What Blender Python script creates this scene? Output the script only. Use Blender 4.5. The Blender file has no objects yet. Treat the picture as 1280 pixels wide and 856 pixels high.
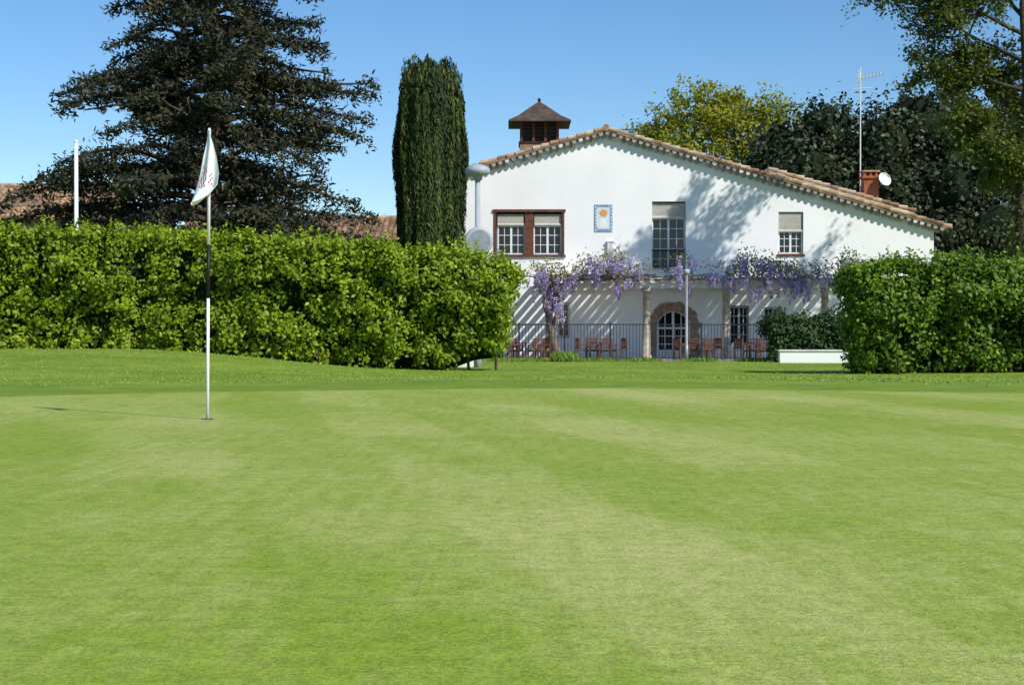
import bpy, math, random
import numpy as np
from mathutils import Vector, Matrix, noise
random.seed(7); rng=np.random.default_rng(7)
scene=bpy.context.scene
# ------------------------------------------------------------ materials
def nodes_of(name):
    m=bpy.data.materials.new(name); m.use_nodes=True
    nt=m.node_tree; nt.nodes.clear()
    out=nt.nodes.new('ShaderNodeOutputMaterial')
    return m,nt,out
def simple(name,col,rough=.7,var=.15,scale=3.0,bump=0.0,bscale=40,metal=0,spec=.3,dark=None):
    m,nt,out=nodes_of(name); N=nt.nodes; L=nt.links
    b=N.new('ShaderNodeBsdfPrincipled'); b.inputs['Roughness'].default_value=rough
    b.inputs['Metallic'].default_value=metal; b.inputs['Specular IOR Level'].default_value=spec
    tc=N.new('ShaderNodeTexCoord'); n=N.new('ShaderNodeTexNoise'); n.inputs['Scale'].default_value=scale; n.inputs['Detail'].default_value=6
    L.new(tc.outputs['Object'],n.inputs['Vector'])
    r=N.new('ShaderNodeValToRGB'); c=Vector(col)
    d=Vector(dark) if dark else c*(1-var*1.6); l=c*(1+var)
    r.color_ramp.elements[0].position=.3; r.color_ramp.elements[1].position=.7
    r.color_ramp.elements[0].color=(*d,1); r.color_ramp.elements[1].color=(*[min(x,.95) for x in l],1)
    L.new(n.outputs['Fac'],r.inputs['Fac']); L.new(r.outputs['Color'],b.inputs['Base Color'])
    if bump>0:
        n2=N.new('ShaderNodeTexNoise'); n2.inputs['Scale'].default_value=bscale; n2.inputs['Detail'].default_value=5
        L.new(tc.outputs['Object'],n2.inputs['Vector'])
        bp=N.new('ShaderNodeBump'); bp.inputs['Strength'].default_value=bump; bp.inputs['Distance'].default_value=.02
        L.new(n2.outputs['Fac'],bp.inputs['Height']); L.new(bp.outputs['Normal'],b.inputs['Normal'])
    L.new(b.outputs[0],out.inputs[0]); return m
def leafmat(name,c0,c1,c2=None,trans=.3,rough=.55):
    m,nt,out=nodes_of(name); N=nt.nodes; L=nt.links
    at=N.new('ShaderNodeAttribute'); at.attribute_name='v'
    r=N.new('ShaderNodeValToRGB'); e=r.color_ramp.elements
    e[0].position=0; e[0].color=(*c0,1); e[1].position=.75; e[1].color=(*c1,1)
    if c2: x=e.new(1.0); x.color=(*c2,1)
    L.new(at.outputs['Fac'],r.inputs['Fac'])
    b=N.new('ShaderNodeBsdfPrincipled'); b.inputs['Roughness'].default_value=rough; b.inputs['Specular IOR Level'].default_value=.3
    L.new(r.outputs['Color'],b.inputs['Base Color'])
    if trans<.2:
        L.new(b.outputs[0],out.inputs[0]); return m
    t=N.new('ShaderNodeBsdfTranslucent'); mx=N.new('ShaderNodeMixShader'); mx.inputs[0].default_value=trans
    L.new(r.outputs['Color'],t.inputs['Color'])
    L.new(b.outputs[0],mx.inputs[1]); L.new(t.outputs[0],mx.inputs[2]); L.new(mx.outputs[0],out.inputs[0])
    return m
M={}
M['stucco']=simple('white_stucco',(.86,.855,.84),.9,.04,.5,.35,9)
M['white']=simple('white_paint',(.78,.78,.76),.5,.04)
M['offwhite']=simple('weathered_whitewash',(.68,.66,.62),.85,.12,2,.2,25)
M['rubble']=simple('old_render',(.30,.22,.16),.9,.2,1,.2,10)
M['cornice']=simple('cornice_tile',(.36,.33,.30),.9,.25,3,.3,20)
M['tile1']=simple('terracotta_a',(.44,.28,.17),.85,.3,2.5,.3,20)
M['tile2']=simple('terracotta_b',(.54,.42,.29),.85,.25,2.5,.3,20)
M['tile3']=simple('terracotta_c',(.28,.18,.12),.85,.3,2.5,.3,20)
M['cupola_tile']=simple('dark_brown_tile',(.085,.062,.048),.85,.3,3,.3,12)
M['brownwood']=simple('red_brown_wood',(.14,.05,.028),.6,.25,6)
M['darkwood']=simple('dark_wood',(.04,.024,.018),.7,.3,6)
M['chair']=simple('teak_wood',(.13,.055,.03),.6,.25,8)
M['blind']=simple('reed_blind',(.54,.51,.45),.8,.15,12)
M['glass']=simple('window_glass',(.012,.014,.018),.06,.1,spec=.5)
M['iron']=simple('dark_iron',(.03,.03,.033),.5,.2,5)
M['steel']=simple('galvanised_steel',(.28,.30,.32),.45,.1,5,metal=.3)
M['greyp']=simple('grey_plastic',(.36,.40,.44),.5,.08,5)
M['stone']=simple('arch_stone',(.36,.24,.16),.9,.3,6,.4,20)
M['column']=simple('column_stone',(.42,.37,.30),.9,.25,5,.4,20)
M['brick']=simple('orange_brick',(.42,.12,.05),.85,.25,8,.3,30)
M['bark']=simple('bark',(.075,.058,.045),.95,.35,6,.6,18)
M['barkpale']=simple('wisteria_bark',(.17,.14,.11),.95,.35,8,.6,18)
M['paving']=simple('terrace_paving',(.36,.30,.25),.85,.2,2,.2,12)
M['black']=simple('black_band',(.012,.012,.012),.5)
M['polewhite']=simple('flagpole_white',(.80,.80,.80),.35,.03)
M['flag']=simple('flag_cloth',(.84,.84,.86),.85,.03)
M['red']=simple('red_print',(.42,.06,.12),.8)
M['blue']=simple('blue_glaze',(.22,.34,.50),.3,.3,14)
M['panel']=simple('pale_glaze',(.62,.70,.76),.3,.1,14)
M['sunny']=simple('orange_glaze',(.75,.34,.06),.3,.1,14)
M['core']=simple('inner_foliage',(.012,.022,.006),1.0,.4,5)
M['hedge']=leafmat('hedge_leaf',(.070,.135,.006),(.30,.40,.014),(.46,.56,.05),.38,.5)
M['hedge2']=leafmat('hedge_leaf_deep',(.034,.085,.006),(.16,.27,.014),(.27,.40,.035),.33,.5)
M['shrub']=leafmat('shaded_shrub_leaf',(.012,.03,.006),(.035,.075,.012),(.07,.13,.02),.1,.6)  # darker greens: the low hedge's shade is put into the leaf colour
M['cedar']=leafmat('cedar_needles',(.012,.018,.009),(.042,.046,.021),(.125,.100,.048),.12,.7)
M['cypress']=leafmat('cypress_foliage',(.012,.028,.006),(.050,.078,.012),(.16,.15,.03),.12,.7)
M['oak']=leafmat('holm_oak_leaf',(.014,.024,.009),(.050,.068,.026),(.12,.13,.055),.15)
M['yellow']=leafmat('spring_leaf',(.14,.17,.012),(.36,.37,.025),(.52,.48,.05),.4)
M['plane']=leafmat('plane_leaf',(.04,.06,.01),(.13,.17,.02),(.26,.28,.05),.35)
M['wleaf']=leafmat('wisteria_leaf',(.16,.15,.03),(.36,.32,.07),(.46,.37,.10),.4)
M['wflower']=leafmat('wisteria_flower',(.28,.20,.44),(.52,.44,.70),(.76,.70,.84),.4)
M['blade']=leafmat('grass_blade',(.085,.17,.012),(.17,.28,.022),(.26,.35,.045),.1)
# ------------------------------------------------------------ mesh helpers
class MB:
    def __init__(s): s.v=[];s.f=[];s.m=[];s.mats=[]
    def mi(s,mat):
        if mat not in s.mats: s.mats.append(mat)
        return s.mats.index(mat)
    def add(s,vs,fs,mat):
        o=len(s.v); s.v+= [tuple(v) for v in vs]; i=s.mi(mat)
        for f in fs: s.f.append(tuple(o+a for a in f)); s.m.append(i)
    def box(s,x0,x1,y0,y1,z0,z1,mat,rot=0,c=None):
        vs=[(x,y,z) for z in(z0,z1) for x,y in((x0,y0),(x1,y0),(x1,y1),(x0,y1))]
        if rot:
            cx,cy=c if c else ((x0+x1)/2,(y0+y1)/2); ca,sa=math.cos(rot),math.sin(rot)
            vs=[(cx+(x-cx)*ca-(y-cy)*sa,cy+(x-cx)*sa+(y-cy)*ca,z) for x,y,z in vs]
        s.add(vs,[(3,2,1,0),(4,5,6,7),(0,1,5,4),(1,2,6,5),(2,3,7,6),(3,0,4,7)],mat)
    def tube(s,pts,rs,mat,n=8,cap=True):
        pts=[Vector(p) for p in pts]
        if not hasattr(rs,'__len__'): rs=[rs]*len(pts)
        vs=[];up=Vector((0.13,.21,1)).normalized()
        for i,p in enumerate(pts):
            d=(pts[min(i+1,len(pts)-1)]-pts[max(i-1,0)]).normalized()
            a=d.cross(up)
            if a.length<.05: a=d.cross(Vector((1,0,0)))
            a.normalize(); b=d.cross(a)
            for k in range(n):
                t=2*math.pi*k/n; vs.append(p+(a*math.cos(t)+b*math.sin(t))*rs[i])
        fs=[]
        for i in range(len(pts)-1):
            for k in range(n):
                fs.append((i*n+k,i*n+(k+1)%n,(i+1)*n+(k+1)%n,(i+1)*n+k))
        if cap: fs.append(tuple(range(n))[::-1]); fs.append(tuple((len(pts)-1)*n+k for k in range(n)))
        s.add(vs,fs,mat)
    def build(s,name,parent=None,smooth=False,bevel=0):
        me=bpy.data.meshes.new(name); me.from_pydata(s.v,[],s.f)
        for k in s.mats: me.materials.append(M[k])
        me.polygons.foreach_set('material_index',s.m)
        if smooth: me.polygons.foreach_set('use_smooth',[True]*len(s.f))
        me.update(); o=bpy.data.objects.new(name,me); scene.collection.objects.link(o)
        if parent: o.parent=parent
        if bevel:
            b=o.modifiers.new('b','BEVEL'); b.width=bevel; b.segments=2; b.limit_method='ANGLE'
        return o
def empty(name):
    o=bpy.data.objects.new(name,None); scene.collection.objects.link(o); return o
def norm(a): return a/np.maximum(np.linalg.norm(a,axis=1,keepdims=True),1e-6)
def leaf_mesh(name,P,Nn,L,W,mat,val,T=None,parent=None,fold=.15,tri=False):
    n=len(P); Nn=norm(Nn)
    if T is None: T=rng.normal(size=(n,3))
    T=norm(T-Nn*np.sum(T*Nn,axis=1,keepdims=True)); B=np.cross(Nn,T)
    L=np.asarray(L).reshape(-1,1)*np.ones((n,1)); W=np.asarray(W).reshape(-1,1)*np.ones((n,1))
    V=np.stack([P-T*L/2,P+B*W/2+Nn*W*fold,P+T*L/2,P-B*W/2+Nn*W*fold],axis=1).reshape(-1,3)
    me=bpy.data.meshes.new(name)
    me.vertices.add(4*n); me.vertices.foreach_set('co',V.astype(np.float32).ravel())
    me.loops.add(4*n); me.loops.foreach_set('vertex_index',np.arange(4*n,dtype=np.int32))
    me.polygons.add(n); me.polygons.foreach_set('loop_start',np.arange(0,4*n,4,dtype=np.int32))
    me.update(calc_edges=True)
    a=me.attributes.new('v','FLOAT','FACE'); a.data.foreach_set('value',np.clip(val,0,1).astype(np.float32))
    me.materials.append(M[mat])
    o=bpy.data.objects.new(name,me); scene.collection.objects.link(o)
    if parent: o.parent=parent
    return o
def clusters(C,CN,per,rad,spread,rv=.5):
    C=np.asarray(C,float); CN=np.asarray(CN,float); k=len(C)
    rad=np.asarray(rad)*np.ones(k)
    i=np.repeat(np.arange(k),per)
    off=rng.normal(size=(len(i),3)); P=C[i]+off*rad[i][:,None]*.6
    N_=norm(CN)[i]*1.0+off*.35+rng.normal(size=(len(i),3))*spread
    cv=rng.random(k); v=cv[i]*rv+rng.random(len(i))*(1-rv)
    return P,N_,v
def sstep(a,b,x):
    t=np.clip((x-a)/(b-a),0,1); return t*t*(3-2*t)
# ------------------------------------------------------------ terrain
def gz(x,y):
    x=np.asarray(x,float); y=np.asarray(y,float)
    z=-.42*sstep(21,42,y)-.10*sstep(60,63,y)
    m=sstep(-.5,-10.5,x)
    z=z+.72*m*np.exp(-((y-38.5)/8.5)**2)
    z=z+.03*np.sin(x*.45+1)*np.sin(y*.31)*sstep(8,22,y)*sstep(60,52,y)
    return z
def axis(a,b,st,far):
    l=list(np.arange(a,b+1e-6,st)); e=b;s_=st
    while e<far: s_*=1.5; e+=s_; l.append(e)
    e=a;s_=st
    while e>-far: s_*=1.5; e-=s_; l.insert(0,e)
    return np.array(l)
xs=axis(-30,32,.5,2500); ys=axis(0,66,.5,2500)
X,Y=np.meshgrid(xs,ys); Z=gz(X,Y)
nx,ny=len(xs),len(ys)
vs=np.stack([X.ravel(),Y.ravel(),Z.ravel()],1)
fs=[(j*nx+i,j*nx+i+1,(j+1)*nx+i+1,(j+1)*nx+i) for j in range(ny-1) for i in range(nx-1)]
me=bpy.data.meshes.new('ground'); me.from_pydata(vs.tolist(),[],fs); me.polygons.foreach_set('use_smooth',[True]*len(fs))
ground=bpy.data.objects.new('ground',me); scene.collection.objects.link(ground)
def ground_mat():
    m,nt,out=nodes_of('golf_grass'); N=nt.nodes; L=nt.links
    tc=N.new('ShaderNodeTexCoord'); sp=N.new('ShaderNodeSeparateXYZ'); L.new(tc.outputs['Object'],sp.inputs[0])
    def mth(op,a,b=None,c=None):
        n=N.new('ShaderNodeMath'); n.operation=op
        for i,q in enumerate((a,b,c)):
            if q is None: continue
            if isinstance(q,(int,float)): n.inputs[i].default_value=q
            else: L.new(q,n.inputs[i])
        return n.outputs[0]
    def nz(scale,detail=4,rough=.5,mp=None):
        n=N.new('ShaderNodeTexNoise'); n.inputs['Scale'].default_value=scale; n.inputs['Detail'].default_value=detail; n.inputs['Roughness'].default_value=rough
        if mp:
            q=N.new('ShaderNodeMapping'); q.inputs['Scale'].default_value=mp[0]; q.inputs['Rotation'].default_value=(0,0,mp[1]); L.new(tc.outputs['Object'],q.inputs[0]); L.new(q.outputs[0],n.inputs[0])
        else: L.new(tc.outputs['Object'],n.inputs['Vector'])
        return n.outputs['Fac']
    def mix(f,a,b,bt='MIX'):
        n=N.new('ShaderNodeMix'); n.data_type='RGBA'; n.blend_type=bt
        for i,q in ((0,f),(6,a),(7,b)):
            if isinstance(q,(int,float)): n.inputs[i].default_value=q
            elif isinstance(q,tuple): n.inputs[i].default_value=(*q,1)
            else: L.new(q,n.inputs[i])
        return n.outputs[2]
    def ramp(f,a,b):
        n=N.new('ShaderNodeMapRange'); n.interpolation_type='SMOOTHSTEP'
        n.inputs[1].default_value=a; n.inputs[2].default_value=b; L.new(f,n.inputs[0]); return n.outputs[0]
    x,y=sp.outputs[0],sp.outputs[1]
    wob=nz(.22,2); wob2=nz(.12,1); edge=nz(5,2)
    def stripe(ax,ay,period,wv,ph,sharp):
        d=mth('ADD',mth('MULTIPLY',x,ax),mth('MULTIPLY',y,ay))
        d=mth('ADD',d,mth('MULTIPLY',wv[0],wv[1])); d=mth('ADD',d,mth('MULTIPLY',edge,.22))
        s=mth('SINE',mth('ADD',mth('MULTIPLY',d,2*math.pi/period),ph))
        return ramp(s,-sharp,sharp)
    s1=stripe(.98,.19,1.75,(wob2,1.0),.9,.16)
    s2=stripe(.91,.41,3.4,(wob,1.6),1.7,.3)
    s3=stripe(.30,.95,6.0,(wob2,3.0),.0,.5)
    big=ramp(nz(.16,3),.35,.65); fade=ramp(nz(.3,2),.3,.6)
    f=mth('ADD',mth('ADD',mth('MULTIPLY',mth('MULTIPLY',s1,fade),.26),mth('MULTIPLY',s2,.17)),mth('ADD',mth('MULTIPLY',s3,.10),mth('MULTIPLY',big,.22)))
    med=nz(2.2,5,.65)
    f=mth('ADD',f,mth('MULTIPLY',mth('SUBTRACT',med,.5),.8))
    streak=nz(3.0,5,.65,((4.0,.30,1),.19))
    f=mth('ADD',f,mth('MULTIPLY',mth('SUBTRACT',streak,.5),.8))
    green=mix(ramp(f,-.2,1.0),(.205,.290,.022),(.395,.415,.130))
    d=mth('ADD',y,mth('MULTIPLY',mth('POWER',mth('ABSOLUTE',mth('SUBTRACT',x,1.0)),2.0),.065))
    d=mth('ADD',d,mth('MULTIPLY',wob,.8))
    collar=ramp(d,20.4,20.9); rough=ramp(d,22.8,23.6)
    rn=nz(1.3,6,.65); rn2=nz(.25,3)
    roughc=mix(ramp(mth('ADD',mth('MULTIPLY',rn,.6),mth('MULTIPLY',rn2,.5)),.35,.75),(.120,.200,.014),(.240,.310,.035))
    collc=mix(ramp(rn,.35,.65),(.130,.215,.016),(.185,.265,.028))
    col=mix(collar,green,collc); col=mix(rough,col,roughc)
    g1=nz(55,3,.8); g2=nz(170,2,.8); g3=nz(12,4,.75)
    g=mth('ADD',mth('ADD',mth('MULTIPLY',g1,.9),mth('MULTIPLY',g2,.7)),mth('MULTIPLY',g3,.6))
    gr=N.new('ShaderNodeMapRange'); gr.inputs[1].default_value=.80; gr.inputs[2].default_value=1.40; gr.inputs[3].default_value=.42; gr.inputs[4].default_value=1.58; L.new(g,gr.inputs[0])
    vm=N.new('ShaderNodeVectorMath'); vm.operation='SCALE'; L.new(col,vm.inputs[0]); L.new(gr.outputs[0],vm.inputs['Scale'])
    b=N.new('ShaderNodeBsdfPrincipled'); b.inputs['Roughness'].default_value=.8; b.inputs['Specular IOR Level'].default_value=.15
    L.new(vm.outputs[0],b.inputs['Base Color'])
    bp=N.new('ShaderNodeBump'); bp.inputs['Strength'].default_value=.5; bp.inputs['Distance'].default_value=.012; L.new(g1,bp.inputs['Height']); L.new(bp.outputs[0],b.inputs['Normal'])
    L.new(b.outputs[0],out.inputs[0]); return m
ground.data.materials.append(ground_mat())
n=80000
bx=rng.uniform(-22,24,n); by=rng.uniform(20,62,n)
dd=by+.065*(bx-1)**2
k=(dd>23.1+rng.random(n)*2.5)&(np.abs(bx)<by*.36+2); bx=bx[k];by=by[k]; n=len(bx)
h=rng.uniform(.015,.05,n)
P=np.stack([bx,by,gz(bx,by)+h*.35],1); T=np.stack([rng.normal(size=n)*.6,rng.normal(size=n)*.6,np.ones(n)],1)
leaf_mesh('rough_grass',P,rng.normal(size=(n,3))*[1,1,.2]+[.5,-.5,1.0],h,.016,'blade',rng.random(n),T,fold=0)
n=6000
cx=rng.choice([-.5,.4,1.5,1.9,2.2,2.4,3.6,5.2,7.5,9.6],n)+rng.normal(size=n)*.4; cy=60.5+rng.normal(size=n)*.4
h=rng.uniform(.10,.36,n)*np.where(np.abs(cx-2.1)<.5,1.4,.6)
P=np.stack([cx,cy,gz(cx,cy)+h*.45],1); T=np.stack([rng.normal(size=n)*.4,rng.normal(size=n)*.4,np.ones(n)],1)
leaf_mesh('grass_tuft',P,rng.normal(size=(n,3))*[1,1,.2],h,.03,'blade',rng.random(n),T,fold=0)
# ------------------------------------------------------------ golf flag
gf=empty('golf_flag')
px_,py_=-2.62,13.07; b=MB()
b.tube([(px_,py_,-.1),(px_+.008,py_,1.04)],.0135,'polewhite',12)
b.tube([(px_+.008,py_,1.04),(px_+.012,py_,1.50)],.0142,'black',12)
b.tube([(px_+.012,py_,1.50),(px_+.02,py_,2.47)],.0135,'polewhite',12)
b.tube([(px_+.02,py_,2.47),(px_+.02,py_,2.50)],[.018,.008],'polewhite',12)
b.build('flagstick',gf,True)
R=36; C=18
zz=[0,.10,.22,.35,.45,.52,.58,.60]; lf=[-.004,-.02,-.05,-.075,-.10,-.125,-.145,-.15]; rt=[.012,.045,.075,.095,.085,.03,-.06,-.13]
vs=[]
for r in range(R+1):
    t=r/R*.6; l=np.interp(t,zz,lf); q=np.interp(t,zz,rt)
    for c in range(C+1):
        u=c/C; xx=l+(q-l)*u
        vs.append((px_+.02+xx, py_-.03+.028*math.sin(u*8+t*5)*(t/.6+.1)+.010*math.sin(u*15-t*6)*t-.03*u, 2.46-t-.05*math.sin(u*3.1)*t))
fl=[];fm=[]
for r in range(R):
    for c in range(C):
        a=r*(C+1)+c; fl.append((a,a+1,a+C+2,a+C+1))
        fm.append(1 if (17<=r<=27 and 2<=c<=6 and (r*5+c*3)%7<3) or (20<=r<=25 and 9<=c<=11 and (r+c)%3==0) else 0)
me=bpy.data.meshes.new('flag_cloth'); me.from_pydata(vs,[],fl); me.materials.append(M['flag']); me.materials.append(M['red'])
me.polygons.foreach_set('material_index',fm); me.polygons.foreach_set('use_smooth',[True]*len(fl)); me.update()
o=bpy.data.objects.new('flag_cloth',me); scene.collection.objects.link(o); o.parent=gf
b=MB(); 
ring=[(px_+.055*math.cos(t),py_+.055*math.sin(t)) for t in np.linspace(0,2*math.pi,24,endpoint=False)]
b.add([(x,y,.004) for x,y in ring],[tuple(range(24))],'black')
b.build('cup',gf)
# ------------------------------------------------------------ hedges
def hedge(name,x0,x1,yf,thick,topf,basef,mat,dens=24,per=20,lsize=.15,slant=0,undercut=.5,amp=1.0):
    e=empty(name); C=[];CN=[]
    def yoff(x): return yf+slant*(x-x0)
    def lump(x,z): return amp*(.55*noise.noise(Vector((x*.6,z*.8,3.1)))+.60*noise.noise(Vector((x*1.6,z*1.9,9.)))+.30*noise.noise(Vector((x*4,z*4,1.))))
    L=x1-x0
    nf=int(L*3.6*dens)
    for _ in range(nf):
        x=random.uniform(x0,x1); t=topf(x); z0=basef(x); u=random.random()
        z=z0+.15+(t-z0)*u
        edge=.5*max(0,(u-.72)/.28)**2
        lm=lump(x,z)
        if lm>.28 and random.random()<.6: continue
        y=yoff(x)+lm+undercut*(1-u)**1.8+edge+random.uniform(-.08,.22)
        C.append((x,y,z)); CN.append((0.15,-1,.6 if u<.75 else 1.1))
    for _ in range(int(L*thick*dens*.8)):
        x=random.uniform(x0,x1); y=random.uniform(.25,thick); t=topf(x)
        C.append((x,yoff(x)+y,t+.36*noise.noise(Vector((x*1.3,y,5)))-random.random()**2*.2)); CN.append((0,-.2,1))
    for xe,s in((x0,-1),(x1,1)):
        for _ in range(int(thick*3.3*dens)):
            u=random.random(); z=basef(xe)+.15+(topf(xe)-basef(xe))*u; y=random.uniform(0.1,thick)
            C.append((xe+s*(.1+.4*noise.noise(Vector((y*1.3,z,7)))-.45*(1-u)-.5*max(0,(u-.8)/.2)**2),yoff(xe)+y,z)); CN.append((s,-.15,.5))
    C=np.array(C); 
    P,N_,v=clusters(C,CN,per,.15+.09*rng.random(len(C)),.65,.5)
    sz=lsize*rng.uniform(.7,1.25,len(P))
    leaf_mesh('leaves',P,N_,sz,sz*.62,mat,v,parent=e)
    k=int(L*20); S=[];sv=[]
    for _ in range(k):
        x=random.uniform(x0,x1); y=yoff(x)+random.uniform(.1,thick*.8); hh=random.uniform(.12,.6)*(1 if random.random()<.4 else .5); lean=random.uniform(-.3,.3)
        for j in range(int(hh/.04)):
            S.append((x+lean*j*.04+random.gauss(0,.045),y+random.gauss(0,.04),topf(x)+j*.045)); sv.append(random.uniform(.5,1))
    S=np.array(S); leaf_mesh('shoots',S,rng.normal(size=S.shape)+[0,-.5,.4],lsize*.9,lsize*.5,mat,np.array(sv),parent=e)
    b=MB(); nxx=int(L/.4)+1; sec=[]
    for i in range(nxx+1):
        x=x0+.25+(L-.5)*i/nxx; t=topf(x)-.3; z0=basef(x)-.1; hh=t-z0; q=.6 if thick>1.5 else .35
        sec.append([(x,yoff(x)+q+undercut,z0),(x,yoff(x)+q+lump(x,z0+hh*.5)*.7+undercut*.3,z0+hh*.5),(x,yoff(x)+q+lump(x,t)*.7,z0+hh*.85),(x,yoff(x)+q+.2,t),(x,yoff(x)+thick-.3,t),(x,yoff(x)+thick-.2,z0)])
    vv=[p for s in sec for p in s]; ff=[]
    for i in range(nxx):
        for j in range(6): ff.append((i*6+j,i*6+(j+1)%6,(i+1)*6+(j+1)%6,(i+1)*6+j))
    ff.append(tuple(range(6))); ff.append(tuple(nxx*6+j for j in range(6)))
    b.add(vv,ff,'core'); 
    for i in range(int(L/.6)):
        x=x0+.4+i*.6+random.uniform(-.2,.2)
        if x>x1-.2: continue
        b.tube([(x,yoff(x)+undercut+.2,basef(x)-.6),(x+random.uniform(-.15,.15),yoff(x)+undercut+.3,basef(x)+1.2)],[.05,.03],'bark',5)
    b.build('inner_branches',e)
    return e
tl=lambda x: float(np.interp(x,[-22,-15.2,-11.6,-8,-4.5,-.95,.0,.4],[3.74,3.66,3.66,3.46,3.26,2.98,2.7,2.35]))+.16*noise.noise(Vector((x*.8,0,0)))
hedge('hedge',-19.5,-.1,45,1.9,tl,lambda x: float(gz(x,45.5))+(.0 if x<-2.2 else .45*min(1,(x+2.2)/1.2)),'hedge')
tr=lambda x: float(np.interp(x,[9.3,10.5,12,14,16,24],[2.30,2.62,2.72,2.56,2.5,2.55]))+.15*noise.noise(Vector((x*.9,4,0)))
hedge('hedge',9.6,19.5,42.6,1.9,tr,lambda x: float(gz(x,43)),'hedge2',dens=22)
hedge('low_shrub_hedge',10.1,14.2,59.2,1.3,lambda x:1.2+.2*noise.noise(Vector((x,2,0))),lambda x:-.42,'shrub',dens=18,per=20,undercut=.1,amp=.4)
# ------------------------------------------------------------ trees
def cedar():
    e=empty('cedar_tree'); tx,ty=-12.2,62.0; b=MB()
    b.tube([(tx,ty,-.6),(tx+.1,ty,3),(tx-.05,ty,7),(tx+.1,ty,11),(tx,ty,14),(tx,ty,19)],[.55,.44,.36,.28,.2,.03],'bark',10)
    Pn=[];Tn=[];V=[]
    zr=[2,4,5.6,6.6,7.9,8.8,9.6,10.6,11.6,12.8,14,15,17,19.3]
    lw=[7.4,8.4,8.2,8.6,7.6,5.4,6.0,6.2,4.6,4.4,4.2,3.8,2.6,.5]
    rw=[6.4,6.6,6.8,5.4,5.4,6.0,6.5,6.8,5.6,4.5,4.4,4.0,2.8,.5]
    def limb(zz,az,Ln,rise,full=False):
        c=math.cos(az)
        dirv=Vector((c,math.sin(az),0)); pts=[];seg=8
        for s in range(seg+1):
            t=s/seg; pts.append(Vector((tx,ty,zz))+dirv*Ln*t+Vector((0,0,Ln*(rise*t*1.5-.26*t*t)+.22*math.sin(t*6+az*3))))
        b.tube(pts,[.12*(1-.85*s/seg)*(Ln/5)**.5+.01 for s in range(seg+1)],'bark',5)
        side=Vector((-dirv.y,dirv.x,0)); st=.36; d=Ln*.2
        while d<Ln:
            t=d/Ln; i0=min(int(t*seg),seg-1); p=pts[i0].lerp(pts[i0+1],t*seg-i0)
            if full or noise.noise(Vector((d*.9,az*4,zz)))>-.25:
              for sg in(-1,1):
                bl=(.40+.26*(Ln-d)+.30*math.sin(d*2.1+az))*random.uniform(.6,1.15); bl=max(.45,min(bl,1.5))
                bd=(side*sg*.8+dirv*.6+Vector((0,0,random.uniform(-.65,.35)))).normalized()
                m=int(bl/.085); tv=random.uniform(-.12,.2)
                for q in range(m):
                    w=q*.085/bl
                    for _ in range(4):
                        Pn.append(p+bd*bl*w+Vector((random.gauss(0,.12),random.gauss(0,.12),-.25*w*bl+random.gauss(.0,.15))))
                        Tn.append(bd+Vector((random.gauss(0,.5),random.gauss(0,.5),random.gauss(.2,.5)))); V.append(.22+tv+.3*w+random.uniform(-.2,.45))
            d+=st
    z=2.8
    while z<19.2:
        k=random.choice([5,5,6])
        a0=random.random()*6.28
        for i in range(k):
            az=a0+i*6.283/k+random.uniform(-.35,.35); zz=z+random.uniform(-.3,.3)
            c=math.cos(az); R=float(np.interp(zz,zr,rw if c>0 else lw)); mid=(np.interp(zz,zr,lw)+np.interp(zz,zr,rw))/2*.85
            Ln=(R*abs(c)+mid*(1-abs(c)))*random.choice([.55,.75,.92,1.0])
            limb(zz,az,Ln,.45 if zz>15 else (random.uniform(.05,.30) if zz>6 else random.uniform(-.05,.14)))
        z+=random.uniform(.52,.72)
    for zz,az,Ln in[(5.4,3.14,8.6),(6.3,3.3,8.4),(7.3,3.0,7.6),(4.6,2.8,8.4),(6.8,3.55,7.6),(5.9,2.9,7.0),(4.9,0,6.6),(5.7,.3,6.7),(6.3,-.35,6.4),(9.8,0,6.4),(10.8,.1,6.7),(9.2,-.2,5.8),(8.6,.15,5.4),(10.6,3.1,6.4),(10.0,3.35,6.0),(11.2,2.9,5.6),(13.6,.15,4.4),(13.9,3.1,4.4),(12.6,.1,4.6),(12.4,3.2,4.3)]:
        limb(zz,az,Ln,.14,True)
    b.build('trunk_and_limbs',e,True)
    P=np.array(Pn);T=np.array(Tn); n=len(P); print('cedar',n)
    s=rng.uniform(.18,.34,n)
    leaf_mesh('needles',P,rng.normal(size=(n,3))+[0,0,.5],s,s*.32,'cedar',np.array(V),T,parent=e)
cedar()
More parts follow.
